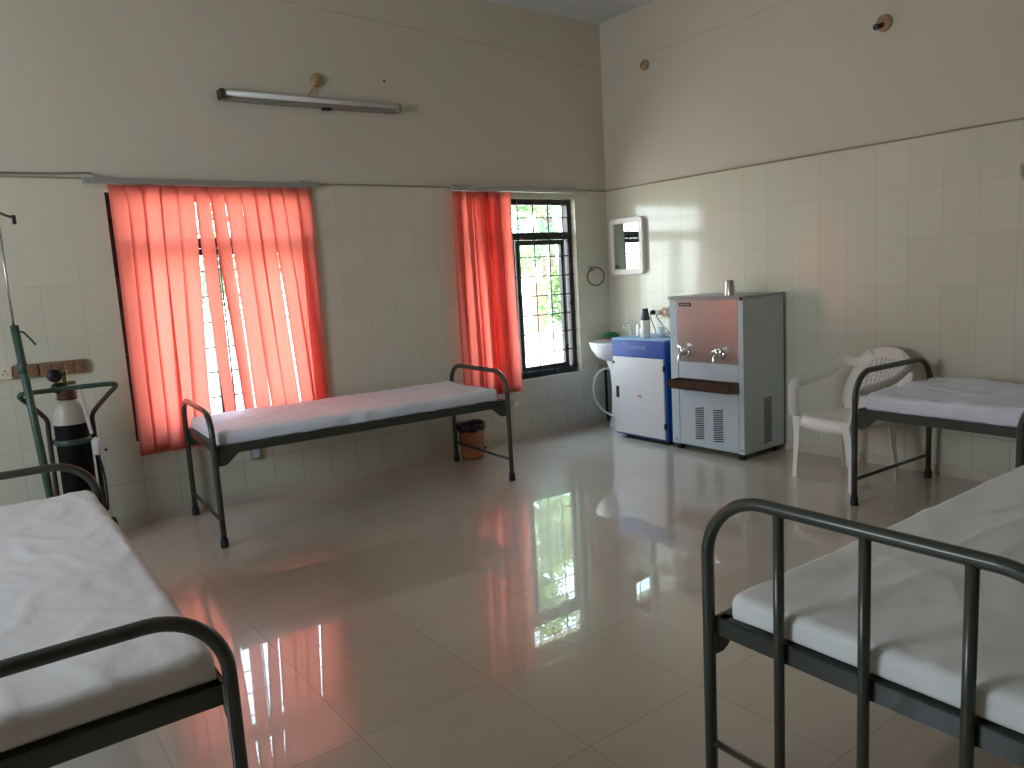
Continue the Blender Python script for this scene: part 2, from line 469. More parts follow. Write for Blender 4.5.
# ------------------------------------------------------------------ beds
def end_frame_path(W, ztop, rc):
    pts = [Vector((0, -W/2, .012)), Vector((0, -W/2, .3)), Vector((0, -W/2, ztop-rc-.01))]
    pts += arc((0, -W/2+rc, ztop-rc), rc, PI, PI/2, 12, ((0, 1, 0), (0, 0, 1)))
    pts += arc((0, W/2-rc, ztop-rc), rc, PI/2, 0, 12, ((0, 1, 0), (0, 0, 1)))
    pts += [Vector((0, W/2, ztop-rc-.01)), Vector((0, W/2, .3)), Vector((0, W/2, .012))]
    return pts
def make_bed(label, loc, rz, L, W, zt=.79, zr=.505, r=.016, rc=.15, bars=0, rail=.048, barends=(0,)):
    t = thing('hospital_bed', label, 'bed', loc, rz, 'steel hospital beds of the ward')
    for e, sx in enumerate((-1, 1)):
        x = sx*L/2
        nm = 'end_frame'
        fo = MB().tube(end_frame_path(W, zt, rc), r, 16).build(nm, 'green', t, (x, 0, 0))
        for sy in (-1, 1):
            c = MB().lathe([(0, 0), (r+.005, 0), (r+.006, .004), (r+.005, .045), (r+.0025, .048), (r+.0006, .048)], (0, sy*W/2, 0), 18)
            c.build('rubber_foot', 'rubber', fo)
        MB().tube([(x, -W/2+r*.6, .145), (x, W/2-r*.6, .145)], .0095, 12).build('stretcher', 'green', t)
        if e in barends and bars:
            for k in range(bars):
                y = -W/2+(k+1)*W/(bars+1)
                MB().tube([(x, y, .145), (x, y, zt-.006)], .0125, 14).build('vertical_bar', 'green', t)
        # angle-iron cross rail between the posts
        cr = MB(); xi = x-sx*.012
        cr.box(min(xi, xi-sx*.004), -W/2+r, zr-rail, max(xi, xi-sx*.004), W/2-r, zr)
        cr.box(min(xi, xi-sx*.035), -W/2+r, zr-.004, max(xi, xi-sx*.035), W/2-r, zr)
        cr.build('cross_rail', 'green', t)
    for sy in (-1, 1):
        y = sy*(W/2-.006)
        sr = MB()
        sr.box(-L/2+r, min(y, y-sy*.004), zr-rail, L/2-r, max(y, y-sy*.004), zr)
        sr.box(-L/2+r, min(y, y-sy*.035), zr-.004, L/2-r, max(y, y-sy*.035), zr)
        sr.build('side_rail', 'green', t)
        for sx in (-1, 1):
            x0 = sx*(L/2-.004)
            q = [(x0, zr-rail+.01), (x0-sx*.128, zr-rail+.01), (x0-sx*.122, zr-rail), (x0-sx*.062, zr-rail-.052), (x0-sx*.045, zr-rail-.060), (x0, zr-rail-.060)]
            MB().prism(q, 1, y+sy*.001, y+sy*.0055).build('gusset', 'green', t)
    d = MB(); d.box(-L/2+.03, -W/2+.03, zr-.012, L/2-.03, W/2-.03, zr-.006)
    for i in range(5):
        x = -L/2+.3+(L-.6)*i/4
        d.box(x-.015, -W/2+.01, zr-.04, x+.015, W/2-.01, zr-.012)
    d.build('deck', 'deck', t)
    return t

def make_mattress(label, loc, rz, L, W, T, mat, seed, x0=0, y0=0, z0=.505, amp=.008, sag=.0):
    nx, ny, ns = 110, 46, 6
    bm = bmesh.new(); rr = min(T*.42, .034)
    def ring(x, ex):
        # ex: inset of the section near the ends (0 = full)
        pts = []; w = W/2-ex; t0, t1 = ex*.55, T-ex*.85
        for i in range(ny+1): pts.append((-w+rr+(2*w-2*rr)*i/ny, t1, 'top'))
        for i in range(1, ns+1):
            a = PI/2*(1-i/ns); pts.append((w-rr+rr*math.cos(a), t1-rr+rr*math.sin(a), 'side'))
        for i in range(1, ns): pts.append((w, t1-rr-(t1-rr-t0)*i/ns, 'side'))
        pts.append((w-.004, t0, 'low'))
        for i in range(1, 8): pts.append((w-.004-(2*w-.008)*i/8, t0, 'bot'))
        pts.append((-w+.004, t0, 'low'))
        for i in range(ns-1, 0, -1): pts.append((-w, t1-rr-(t1-rr-t0)*i/ns, 'side'))
        for i in range(ns, 0, -1):
            a = PI/2*(1-i/ns); pts.append((-w+rr-rr*math.cos(a), t1-rr+rr*math.sin(a), 'side'))
        out = []
        for y, z, k in pts:
            P = Vector((x*2.1+seed*7.3, y*3.4, seed))
            n1 = noise.fractal(P*1.3, 1.0, 2.0, 4)
            rd = 1-abs(noise.noise(Vector((x*2.6+y*2.2+seed, y*6.5-x*1.2, seed*2)))*2.2); rd = max(0, rd-.55)**1.5
            rd2 = 1-abs(noise.noise(Vector((x*5.5-y*3.1-seed, y*4.5+x*2.3, seed*3)))*2.6); rd2 = max(0, rd2-.6)**1.5
            dy = dz = 0
            if k == 'top': dz = amp*n1+amp*2.1*rd+amp*1.2*rd2
            elif k == 'side':
                s = 1 if y > 0 else -1
                dy = s*(amp*.9*noise.noise(Vector((x*9+seed, z*14, s+seed)))+amp*.9*rd)
                dz = (amp*n1+amp*1.5*rd)*max(0, z/T)
            elif k == 'low':
                s = 1 if y > 0 else -1
                dz = -abs(amp*1.3*noise.noise(Vector((x*4.2+seed, s*3.1, seed*1.3))))*.9+.001
                dy = s*(.002+amp*1.0*noise.noise(Vector((x*11+seed, 3, s))))
                dz = max(dz, -.004)
            out.append((x, y+dy, z+dz))
        return out
    st = []
    for i in range(6): a = PI/2*i/6; st.append((-L/2+rr*(1-math.sin(a)), rr*(1-math.cos(PI/2-a)) if False else rr*(1-math.sin(a)) ** 1.6))
    st = [(-L/2+rr*(1-math.cos(PI/2*i/6)), rr*(1-math.sin(PI/2*i/6))) for i in range(6)]
    st += [(-L/2+rr+(L-2*rr)*i/nx, 0) for i in range(nx+1)]
    st += [(L/2-rr*(1-math.cos(PI/2*i/6)), rr*(1-math.sin(PI/2*i/6))) for i in range(5, -1, -1)]
    rings = [[bm.verts.new(p) for p in ring(x, ex)] for x, ex in st]
    m = len(rings[0])
    for a, b in zip(rings[:-1], rings[1:]):
        for j in range(m):
            f = bm.faces.new([a[j], b[j], b[(j+1) % m], a[(j+1) % m]]); f.smooth = True
    bm.faces.new(rings[0]); bm.faces.new(list(reversed(rings[-1])))
    bmesh.ops.recalc_face_normals(bm, faces=bm.faces)
    me = bpy.data.meshes.new('mattress'); bm.to_mesh(me); bm.free(); me.materials.append(M[mat])
    o = bpy.data.objects.new('mattress', me); COL.objects.link(o)
    ca, sa = math.cos(rz), math.sin(rz)
    o.location = (loc[0]+x0*ca-y0*sa, loc[1]+x0*sa+y0*ca, z0); o.rotation_euler = (0, 0, rz)
    return tag(o, label, 'mattress', 'sheet-covered mattresses on the beds')

A = ((-2.802, -.5035, 0), -.059)
make_bed('green steel bed under the two windows, along the back wall', *A, 1.88, .765, zt=.74, zr=.555, rc=.14)
make_mattress('white sheeted mattress on the bed beneath the windows, tinted pink by the blinds', *A, 1.81, .71, .068, 'sheet2', 1, x0=-.012, z0=.556, amp=.009)
B = ((-4.812, -2.401, 0), 1.558)
make_bed('green steel bed at the left edge, its near arch in front of the viewer', *B, 1.898, .79, zt=.714, zr=.533, rc=.155)
make_mattress('white mattress on the left-hand bed, nearest the oxygen cylinder', *B, 1.845, .755, .07, 'sheet', 3, x0=-.004, z0=.534, amp=.006)
Cc = ((-.545, -3.770, 0), -1.614)
make_bed('green steel bed against the right wall, beside the white plastic chair', *Cc, 1.885, .79, zt=.745, zr=.545, rc=.15)
make_mattress('bluish white mattress on the bed against the right wall', *Cc, 1.82, .735, .082, 'sheet2', 8, z0=.546, amp=.016)
D = ((-2.425, -4.22, 0), -.014)
make_bed('green steel bed in the right foreground with upright bars in its end frame', *D, 1.885, .825, zt=.817, zr=.488, rc=.165, bars=3, barends=(0, 1))
make_mattress('cream-white mattress on the barred bed in the right foreground', *D, 1.83, .735, .066, 'sheet3', 14, x0=-.006, z0=.489, amp=.007)

# ------------------------------------------------------------------ vertical blinds
def vane(parent, xt, xb, w, ytop, ztop, zbot, ang_t, ang_b, curl=.004, wb=None, y_b=None, seed=0, n=26):
    mb = MB(); rows = []
    wb = wb or w; y_b = ytop if y_b is None else y_b
    for i in range(n+1):
        t = i/n; z = ztop+(zbot-ztop)*t
        e = t*t*(3-2*t)
        cx = xt+(xb-xt)*t+.004*math.sin(t*5+seed); cy = ytop+(y_b-ytop)*t+.004*math.sin(t*4+seed*2)
        an = ang_t+(ang_b-ang_t)*e; ww = w+(wb-w)*t
        r = []
        for j in range(5):
            s = (j/4-.5)
            off = curl*math.cos(s*PI)*(1+.4*math.sin(seed+t*3))
            r.append(mb.bm.verts.new((cx+s*ww*math.cos(an)-off*math.sin(an), cy+s*ww*math.sin(an)-off*math.cos(an), z)))
        rows.append(r)
    for a, b in zip(rows[:-1], rows[1:]):
        for j in range(4):
            f = mb.bm.faces.new([a[j], a[j+1], b[j+1], b[j]]); f.smooth = True
    o = mb.build('vane', 'blind', parent)
    md = o.modifiers.new('thickness', 'SOLIDIFY'); md.thickness = .0006
    # hem pocket with its weight
    return o
bl = thing('vertical_blind', 'wide salmon red vertical blind closed over the left window', 'blind', (-3.35, -.06, 2.03), 0, 'salmon vertical blinds')
def P(o, child): child.parent = o; child.matrix_parent_inverse = Matrix.Translation(-Vector(o.location)); return child
hr = MB().box(-4.10, -.055, 2.028, -2.70, -.016, 2.06, .004)
P(bl, hr.build('headrail', 'rail'))
for x in (-4.02, -2.80): P(bl, MB().box(x-.015, -.045, 2.055, x+.015, -.001, 2.075).build('bracket', 'rail'))
tops = [-3.925+.0935*i for i in range(13)]
#            bottom centre offset, angle top, angle bottom
spec = {0: (-.005, .22, .2), 1: (-.02, .22, .2), 2: (-.035, -.18, -.2), 3: (-.055, .2, .15), 4: (-.055, .1, .05), 5: (.035, .35, .60),
        6: (.06, .35, .60), 7: (.07, .1, .1), 8: (.078, .16, .1), 9: (.078, .12, .15), 10: (.092, .1, .05), 11: (.085, .16, .1), 12: (.008, .12, .1)}
for i, x in enumerate(tops):
    db, a0, a1 = spec[i]
    w = .104
    P(bl, vane(None, x, x+db, w, -.027+(.003 if i % 2 else -.004), 2.022, .425, a0, a1, seed=i*1.7, curl=.005))
b2 = thing('vertical_blind', 'salmon red vertical blind drawn aside over half of the right window', 'blind', (-1.35, -.06, 2.03), 0, 'salmon vertical blinds')
P(b2, MB().box(-1.655, -.075, 2.028, -.29, -.035, 2.06, .004).build('headrail', 'rail'))
for x in (-1.6, -.40): P(b2, MB().box(x-.015, -.05, 2.055, x+.015, -.001, 2.075).build('bracket', 'rail'))
k = 0
for xt, xb, a0, a1, yy in ((-1.610, -1.610, .2, .15, -.06), (-1.545, -1.54, -.4, -.3, -.07), (-1.48, -1.465, .4, .3, -.052), (-1.42, -1.40, -.3, -.4, -.072),
                           (-1.355, -1.335, .3, .45, -.055), (-1.295, -1.265, -.4, -.3, -.08), (-1.24, -1.215, .4, .4, -.06), (-1.185, -1.172, -.45, -.25, -.082), (-1.375, -1.31, .15, .3, -.042), (-1.26, -1.225, .1, .2, -.037)):
    P(b2, vane(None, xt, xb, .108, yy, 2.022, .432, a0, a1, seed=40+k, curl=.008)); k += 1

# cable running over the tile edge to the blind rail
o = MB().tube(smooth_path([(-5.6, -.008, 2.072), (-4.9, -.009, 2.075), (-4.35, -.01, 2.078), (-4.16, -.010, 2.084), (-4.08, -.010, 2.088), (-4.04, -.008, 2.084)]), .006, 8).build('cable', 'cablew')
tag(o, 'thin grey cable lying along the tile edge left of the wide blind', 'cable')

# ------------------------------------------------------------------ tube light
tl = thing('tube_light', 'long unlit fluorescent tube light on the back wall above the wide blind', 'light', (-2.665, 0, 2.58))
an = math.radians(.55)
R = Matrix.Rotation(-an, 4, 'Y')
MB().box(-.61, -.045, -.028, .61, -.001, .012, .003, R).build('batten', 'batten', tl)
mb = MB(); mb.tube([R @ Vector((-.60, -.062, .012)), R @ Vector((.60, -.062, .012))], .0165, 16); mb.build('lamp_tube', 'tube', tl)
for s in (-1, 1):
    MB().box(s*.60, -.085, -.022, s*.628, -.005, .034, .003, R).build('lamp_holder', 'nail' if s < 0 else 'batten', tl)
MB().box(.05, -.052, -.04, .11, -.01, -.026, .002, R).build('starter', 'rubber', tl)
rb = MB(); rb.lathe([(0, 0), (.042, 0), (.045, .004), (.045, .016), (.040, .022), (.018, .023), (.012, .030), (0, .031)], seg=24, mat=Matrix.Rotation(PI/2, 4, 'X'))
o = rb.build('ceiling_rose', 'wood', None, (-2.628, -.0005, 2.736)); tag(o, 'round brown wooden junction block above the tube light', 'junction block')
w = MB().tube(smooth_path([(-2.64, -.02, 2.71), (-2.67, -.022, 2.67), (-2.70, -.03, 2.63), (-2.72, -.035, 2.59)]), .004, 8).build('flex_wire', 'wood')
tag(w, 'short brown flex between the junction block and the tube light', 'wire')
for (x, z, lab) in ((-2.118, 2.782, 'dark screw plug high on the back wall right of the junction block'), (-4.159, .492, 'dark screw plug low in the tiles by the oxygen cylinder')):
    o = MB().lathe([(0, 0), (.009, 0), (.008, .004), (0, .005)], seg=12, mat=Matrix.Rotation(PI/2, 4, 'X')).build('screw_plug', 'nail', None, (x, -.0005, z)); tag(o, lab, 'screw plug', 'screw plugs in the back wall')

# right wall round blocks
my = Matrix.Rotation(-PI/2, 4, 'Y')
o = MB().lathe([(0, 0), (.040, 0), (.042, .004), (.040, .018), (0, .020)], seg=24, mat=my).build('round_block', 'wood', None, (-.0005, -.513, 2.999))
tag(o, 'small round brown wooden block high near the corner', 'wooden block', 'round wooden blocks on the right wall')
rt = thing('lamp_point', 'round brown wooden block with a black lamp holder, high on the right wall', 'lamp point', (0, -2.485, 2.765))
MB().lathe([(0, 0), (.046, 0), (.050, .004), (.048, .02), (.02, .024), (0, .024)], seg=24, mat=my).build('round_block', 'wood', rt, (-.0005, 0, 0))
mb = MB(); mb.tube([(-.02, .005, -.01), (-.075, .018, -.028)], .016, 14); mb.tube([(-.070, .016, -.026), (-.079, .018, -.029)], .019, 14)
mb.build('lamp_holder', 'black', rt)
# hook
o = MB(); o.mi = 0
o.box(-.006, -.014, -.012, -.0005, .014, .055, .002)
o.tube(smooth_path([(-.004, 0, .035), (-.018, -.003, .015), (-.022, -.006, -.015), (-.03, -.018, -.03), (-.035, -.033, -.018), (-.036, -.038, .02)]), .0055, 10)
o = o.build('wall_hook', 'chrome', None, (0, -3.262, 1.765)); tag(o, 'small bright metal hook on the right wall tiles at the image edge', 'hook')

# ------------------------------------------------------------------ wall sockets
def socket_module(mb_parent, x, z, mat_face, W=.05, H=.05, wall='back'):
    pass
def socket_board(label, x0, x1, z0, z1, mods, mat, y=0):
    t = thing('socket_board', label, 'socket', ((x0+x1)/2, 0, z0), 0, 'socket boards beside the oxygen cylinder')
    P(t, MB().box(x0, -.028, z0, x1, -.0005, z1, .003).build('base_box', mat))
    n = len(mods); w = (x1-x0)/n
    for i, kd in enumerate(mods):
        cx = x0+w*(i+.5); cz = (z0+z1)/2; hw = min(w*.42, .03); hh = (z1-z0)*.40
        P(t, MB().box(cx-hw, -.032, cz-hh, cx+hw, -.028, cz+hh, .0015).build('face_plate', 'cream_p' if mat == 'white_p' else mat))
        mb = MB()
        if kd == 's':
            for dx, dz, r in ((0, .012, .0045), (-.0105, -.007, .0034), (.0105, -.007, .0034)):
                mb.lathe([(0, 0), (r, 0), (r, .0012), (0, .0013)], (cx+dx, -.0322, cz+dz), 12, mat=Matrix.Rotation(PI/2, 4, 'X'))
            P(t, mb.build('socket_hole', 'black'))
        else:
            mb.box(cx-.008, -.038, cz-.014, cx+.008, -.032, cz+.014, .002); P(t, mb.build('rocker_switch', 'cream_p' if mat == 'white_p' else 'brown_p'))
    return t
socket_board('white plastic socket board at the left image edge', -4.70, -4.563, .968, 1.04, ['r', 's'], 'white_p')
socket_board('brown socket board behind the green drip stand pole', -4.558, -4.440, .966, 1.040, ['s', 'r'], 'brown_p')
socket_board('longer brown socket board to the right of the drip stand pole', -4.432, -4.207, .963, 1.040, ['s', 'r', 's', 'r'], 'brown_p')
t = thing('wall_socket', 'small grey wall socket low on the tiles below the bed by the windows', 'socket', (-3.295, 0, .27))
MB().box(-.032, -.03, 0, .032, -.0005, .115, .004).build('base_box', 'batten', t)
MB().box(-.024, -.034, .012, .024, -.03, .10, .002).build('face_plate', 'cool', t)
o = MB().box(-.022, -.03, -.018, .022, -.0005, .018, .004).build('cable_clip_box', 'white_p', None, (-1.136, 0, .325)); tag(o, 'tiny white junction box on the tiles below the right window', 'junction box')

# ------------------------------------------------------------------ towel ring, mirror
t = thing('towel_ring', 'chrome towel ring hanging on the back wall left of the mirror', 'towel ring', (-.215, 0, 1.385))
MB().lathe([(0, 0), (.026, 0), (.026, .006), (.012, .012), (.010, .045), (.014, .05), (0, .055)], seg=20, mat=Matrix.Rotation(PI/2, 4, 'X')).build('mount', 'steel', t, (-.012, -.0005, 0))
c = Vector((.012, -.045, -.065)); u = Vector((.93, -.36, 0)).normalized()
MB().tube([c+u*.078*math.cos(2*PI*i/40)+Vector((0, 0, 1))*.078*math.sin(2*PI*i/40) for i in range(40)], .0062, 10, closed=True).build('ring', 'brownsteel', t)

t = thing('wall_mirror', 'white plastic framed mirror on the right wall above the sink', 'mirror', (-.013, -.275, 1.32), math.radians(3.5))
def rrect(w, h, r, n=8):
    pts = []
    for cx, cy, a in ((w/2-r, h/2-r, 0), (-w/2+r, h/2-r, PI/2), (-w/2+r, -h/2+r, PI), (w/2-r, -h/2+r, 3*PI/2)):
        pts += [(cx+r*math.cos(a+PI/2*i/n), cy+r*math.sin(a+PI/2*i/n)) for i in range(n+1)]
    return pts
mb = MB(); Wm, Hm = .37, .485; zc = Hm/2
lay = [(Wm, Hm, .045, -.0005), (Wm, Hm, .045, -.036), (Wm-.012, Hm-.012, .04, -.042), (Wm-.075, Hm-.085, .018, -.040), (Wm-.085, Hm-.095, .012, -.030)]
rs = [[mb.bm.verts.new((x, a, zc+b)) for a, b in rrect(w_, h_, r_)] for w_, h_, r_, x in lay]
for a, b in zip(rs[:-1], rs[1:]):
    for j in range(len(a)): mb.bm.faces.new([a[j], a[(j+1) % len(a)], b[(j+1) % len(a)], b[j]]).smooth = False
mb.bm.faces.new(rs[0]); mb.bm.faces.new(list(reversed(rs[-1])))
mb.build('frame', 'white_p', t)
MB().box(-.0325, -(Wm-.09)/2, zc-(Hm-.10)/2, -.0305, (Wm-.09)/2, zc+(Hm-.10)/2).build('mirror_glass', 'mirror', t)

# ------------------------------------------------------------------ wash basin
t = thing('wash_basin', 'white ceramic pedestal wash basin in the corner behind the blue cabinet', 'sink', (0, -.27, 0))
mb = MB()
def basin_ring(hx, hy, z, front, n=40):
    # D-shaped plan: straight back on the wall, elliptic front
    out = []
    for i in range(n):
        a = 2*PI*i/n
        x = -front*.5-math.cos(a)*hx; y = math.sin(a)*hy
        e = abs(math.cos(a))
        x = max(-front, min(-.004, x))
        out.append((x, y, z))
    return out
prof = [(.11, .09, .60, .36), (.17, .16, .64, .38), (.205, .20, .70, .42), (.215, .222, .745, .435), (.218, .225, .758, .437), (.208, .215, .762, .43), (.175, .175, .735, .41), (.12, .12, .68, .37), (.04, .04, .655, .34)]
rs = []
for hx, hy, z, fr in prof:
    cx = -.225
    rs.append([mb.bm.verts.new((min(-.003, cx-math.cos(2*PI*i/40)*hx*(1 if True else 1)), math.sin(2*PI*i/40)*hy, z)) for i in range(40)])
for a, b in zip(rs[:-1], rs[1:]):
    for j in range(40):
        f = mb.bm.faces.new([a[j], a[(j+1) % 40], b[(j+1) % 40], b[j]]); f.smooth = True
mb.bm.faces.new(rs[0]); mb.bm.faces.new(list(reversed(rs[-1])))
mb.build('basin', 'ceramic', t, sharp=50)
MB().lathe([(0, 0), (.10, 0), (.10, .02), (.075, .10), (.065, .35), (.075, .5), (.11, .60), (.12, .63), (0, .63)], (-.19, 0, 0), 32, sx=.95, sy=1).build('pedestal', 'ceramic', t)
mb = MB(); mb.box(-.045, -.19, .76, -.003, .19, .79, .006)
mb.build('ledge', 'ceramic', t)
mb = MB(); mb.tube(smooth_path([(-.035, -.02, .78), (-.035, -.02, .86), (-.06, -.02, .90), (-.11, -.02, .895), (-.125, -.02, .87)]), .010, 12)
mb.tube([(-.035, -.02, .905), (-.035, -.02, .925)], .016, 12); mb.build('tap', 'chrome', t)
# water hose and valve beside the pedestal
hz = MB().tube(smooth_path([(-.12, -.20, .50), (-.24, -.14, .51), (-.33, -.12, .44), (-.36, -.13, .30), (-.33, -.18, .18), (-.30, -.27, .125), (-.31, -.42, .12), (-.33, -.489, .12)], 10), .008, 10).build('water_hose', 'hose')
tag(hz, 'white water hose looping down left of the white-doored cabinet', 'hose')
t2 = thing('stop_valve', 'small dull metal stop valve on the wall under the basin', 'valve', (-.16, -.02, .52))
MB().tube([(0, .0195, 0), (0, -.06, 0)], .010, 12).build('valve_body', 'steel', t2)
MB().tube([(0, -.045, 0), (0, -.045, .05)], .008, 10).build('outlet', 'steel', t2)
MB().box(-.03, -.075, -.008, .03, -.06, .008, .003).build('lever', 'steel', t2)
dp = MB().tube(smooth_path([(-.10, -.012, .50), (-.10, -.014, .3), (-.10, -.014, .1), (-.10, -.03, .015)]), .012, 10).build('drain_pipe', 'black')
tag(dp, 'dark drain pipe running down the corner behind the basin', 'pipe')

# things on the basin edge
t = thing('soap_basket', 'green mesh basket with a red base on the basin ledge', 'basket', (-.13, -.135, .7625))
MB().lathe([(0, 0), (.050, 0), (.060, .004), (.062, .012), (0, .013)], seg=24).build('base', 'red', t)
mb = MB()
for i in range(70):
    a = random.uniform(0, 2*PI); r0 = random.uniform(.02, .072); z = .02+random.uniform(0, .05)*(1-r0/.11)
    p = Vector((r0*math.cos(a), r0*math.sin(a), z)); s = .016
    d1 = Vector((random.uniform(-1, 1), random.uniform(-1, 1), random.uniform(-.2, .8))).normalized()*s; d2 = d1.cross(Vector((.3, .2, 1))).normalized()*s*.6
    mb.face([p-d1, p+d2, p+d1, p-d2])
mb.lathe([(0, .012), (.058, .012), (.066, .03), (.05, .055), (.02, .065), (0, .066)], seg=24)
mb.build('scourer', 'greenthing', t)

# ------------------------------------------------------------------ blue and white cabinet
t = thing('steel_cabinet', 'blue steel cabinet with a white door between basin and water cooler', 'cabinet', (-.25, -.79, 0))
y0, y1, x0, x1 = .285, -.285, -.235, .195   # local
P2 = lambda b, n, m: b.build(n, m, t)
P2(MB().box(x0+.012, y1, .03, x1, y0, .808, .004), 'body', 'blue')
P2(MB().box(x0-.002, y1-.002, .808, x1+.002, y0+.002, .822, .003), 'top_plate', 'bluetop')
dr = P2(MB().box(x0-.004, y1+.018, .045, x0+.012, y0-.006, .672, .004), 'door', 'doorw')
MB().box(x0-.006, y0-.07, .335, x0-.002, y0-.035, .43, .002).build('handle', 'black', dr)
MB().box(x0-.0052, -.035, .355, x0-.004, .01, .378).build('sticker', 'sticker', dr)
P2(MB().box(x0+.0, y1+.003, .682, x0+.013, y0-.003, .806, .002), 'front_band', 'blue')
for z in (.15, .60):
    P2(MB().box(x0-.010, y1+.006, z-.022, x0+.006, y1+.022, z+.022, .002), 'hinge', 'black')
P2(MB().lathe([(0, 0), (.010, 0), (.010, .008), (0, .01)], (x0-.004, y0-.02, .625), 14, mat=my), 'latch', 'black')
P2(MB().box(x0+.03, y1+.02, 0, x1-.03, y0-.10, .03), 'plinth', 'black')
P2(MB().box(x1-.12, y1-.008, .70, x1-.09, y1+.001, .75, .002), 'side_catch', 'black')
def text_mesh(txt, size, mat, parent, M4, name='lettering', ext=.0006):
    cu = bpy.data.curves.new(name, 'FONT'); cu.body = txt; cu.size = size; cu.extrude = ext; cu.align_x = 'CENTER'; cu.align_y = 'CENTER'
    tmp = bpy.data.objects.new('tmp_text', cu); COL.objects.link(tmp)
    dg = bpy.context.evaluated_depsgraph_get(); me = bpy.data.meshes.new_from_object(tmp.evaluated_get(dg))
    bpy.data.objects.remove(tmp); me.transform(M4); me.materials.clear(); me.materials.append(M[mat])
    o = bpy.data.objects.new(name, me); COL.objects.link(o); o.parent = parent
    return o
def facing_minus_x(x, y, z):   # local text frame: right = -y, up = z, normal = -x
    return Matrix(((0, 0, -1, x), (-1, 0, 0, y), (0, 1, 0, z), (0, 0, 0, 1)))
text_mesh('LIVINGPURE', .036, 'ink2', t, facing_minus_x(x0-.0008, .01, .752))

# flask and small white things on the cabinet
f = thing('insulated_flask', 'white flask with a dark tapered cap on the blue cabinet', 'flask', (-.385, -.79, .8225))
MB().lathe([(0, 0), (.034, 0), (.037, .003), (.037, .135), (.035, .14), (0, .14)], seg=28).build('body', 'white_p', f)
MB().lathe([(0, .1405), (.037, .1405), (.037, .148), (.024, .215), (.024, .228), (.022, .231), (0, .231)], seg=28).build('cap', 'flask_g', f)
def little(name, label, cat, loc, prof, mat, sx=1):
    o = MB().lathe(prof, seg=24, sx=sx).build(name, mat, None, loc); return tag(o, label, cat)
little('plastic_jar', 'small clear-white jar standing left of the flask on the cabinet', 'jar', (-.27, -.615, .8225), [(0, 0), (.028, 0), (.030, .004), (.030, .075), (.026, .082), (.026, .095), (0, .096)], 'white_p')
little('plastic_tumbler', 'small pale tumbler between the jar and the flask', 'tumbler', (-.33, -.705, .8225), [(0, 0), (.02, 0), (.026, .065), (.024, .065), (.019, .004), (0, .004)], 'hose')
little('white_cup', 'white cup just right of the flask on the cabinet', 'cup', (-.26, -.84, .8225), [(0, 0), (.024, 0), (.034, .075), (.032, .075), (.022, .004), (0, .004)], 'ceramic')
little('saucer', 'small white dish near the right end of the cabinet top', 'dish', (-.25, -.925, .8225), [(0, 0), (.022, 0), (.045, .014), (.044, .016), (.02, .004), (0, .004)], 'ceramic')

# wall socket plate with plugs over the cabinet
t = thing('wall_socket_plate', 'cream double socket plate over the cabinet beside the cooler', 'socket', (0, -.605, .955))
MB().box(-.022, -.105, 0, -.0005, .105, .085, .003).build('base_box', 'cream_p', t)
MB().box(-.027, -.100, .006, -.022, -.035, .079, .003).build('switch_plate', 'wood', t)
MB().box(-.032, -.078, .028, -.027, -.058, .058, .002).build('rocker_switch', 'cream_p', t)
for (y, mm, lab, ye) in ((-.548, 'black', 'black three-pin plug in the socket plate over the cabinet', -.57), (-.622, 'hose', 'white plug in the socket plate next to the brown switch', -.74)):
    p_ = thing('power_plug', lab, 'plug', (-.023, y, .995))
    MB().lathe([(0, 0), (.019, 0), (.021, .006), (.018, .03), (.009, .042), (0, .043)], seg=18, mat=my).build('plug_body', mm, p_)
    MB().tube(smooth_path([(-.036, 0, -.006), (-.045, -.002, -.04), (-.02, (ye-y)*.4, -.11), (-.004, (ye-y)*.8, -.17), (0, ye-y, -.30)]), .0035, 8).build('cord', 'rubber', p_)

# ------------------------------------------------------------------ water cooler
t = thing('water_cooler', 'tall grey steel water cooler with two taps and a drip tray', 'water cooler', (-.27, -1.47, 0))
X0, X1, Y0, Y1 = -.23, .235, -.325, .325    # local; front at X0, right side (towards viewer) at Y0
mb = MB()
mb.box(X0+.006, Y0, .045, X1, Y1, 1.13, .004)
mb.build('cabinet', 'cool', t)
for (a, b) in ((Y0, Y0+.042), (Y1-.072, Y1)):
    MB().box(X0-.001, a, .045, X0+.008, b, 1.125, .002).build('corner_strip', 'cool', t)
MB().box(X0+.001, Y0+.046, .055, X0+.008, Y1-.076, .46, .002).build('service_panel', 'cool', t)
MB().box(X0+.001, Y0+.046, .55, X0+.008, Y1-.076, .672, .002).build('middle_panel', 'cool', t)
MB().box(X0-.001, Y0+.046, .675, X0+.008, Y1-.076, 1.122, .001).build('splash_panel', 'steel', t)
MB().box(X0-.010, Y0-.008, 1.130, X1+.004, Y1+.012, 1.150, .003).build('lid', 'cooltop', t)
for sx in (X0+.04, X1-.04):
    for sy in (Y0+.045, Y1-.045):
        MB().box(sx-.02, sy-.02, 0, sx+.02, sy+.02, .045, .002).build('foot', 'black', t)
tr = MB(); a, b = Y0+.038, Y1-.068
tr.box(X0-.12, a, .488, X0-.001, b, .492)
tr.box(X0-.12, a, .488, X0-.116, b, .548); tr.box(X0-.12, a, .488, X0-.001, a+.004, .548); tr.box(X0-.12, b-.004, .488, X0-.001, b, .548)
tr.box(X0-.005, a, .470, X0-.001, b, .552)
tr.build('drip_tray', 'brownsteel' if 'brownsteel' in M else 'steel', t)
MB().tube([(X0-.06, Y1-.19, .488), (X0-.06, Y1-.19, .468)], .012, 12).build('drain_spout', 'steel', t)
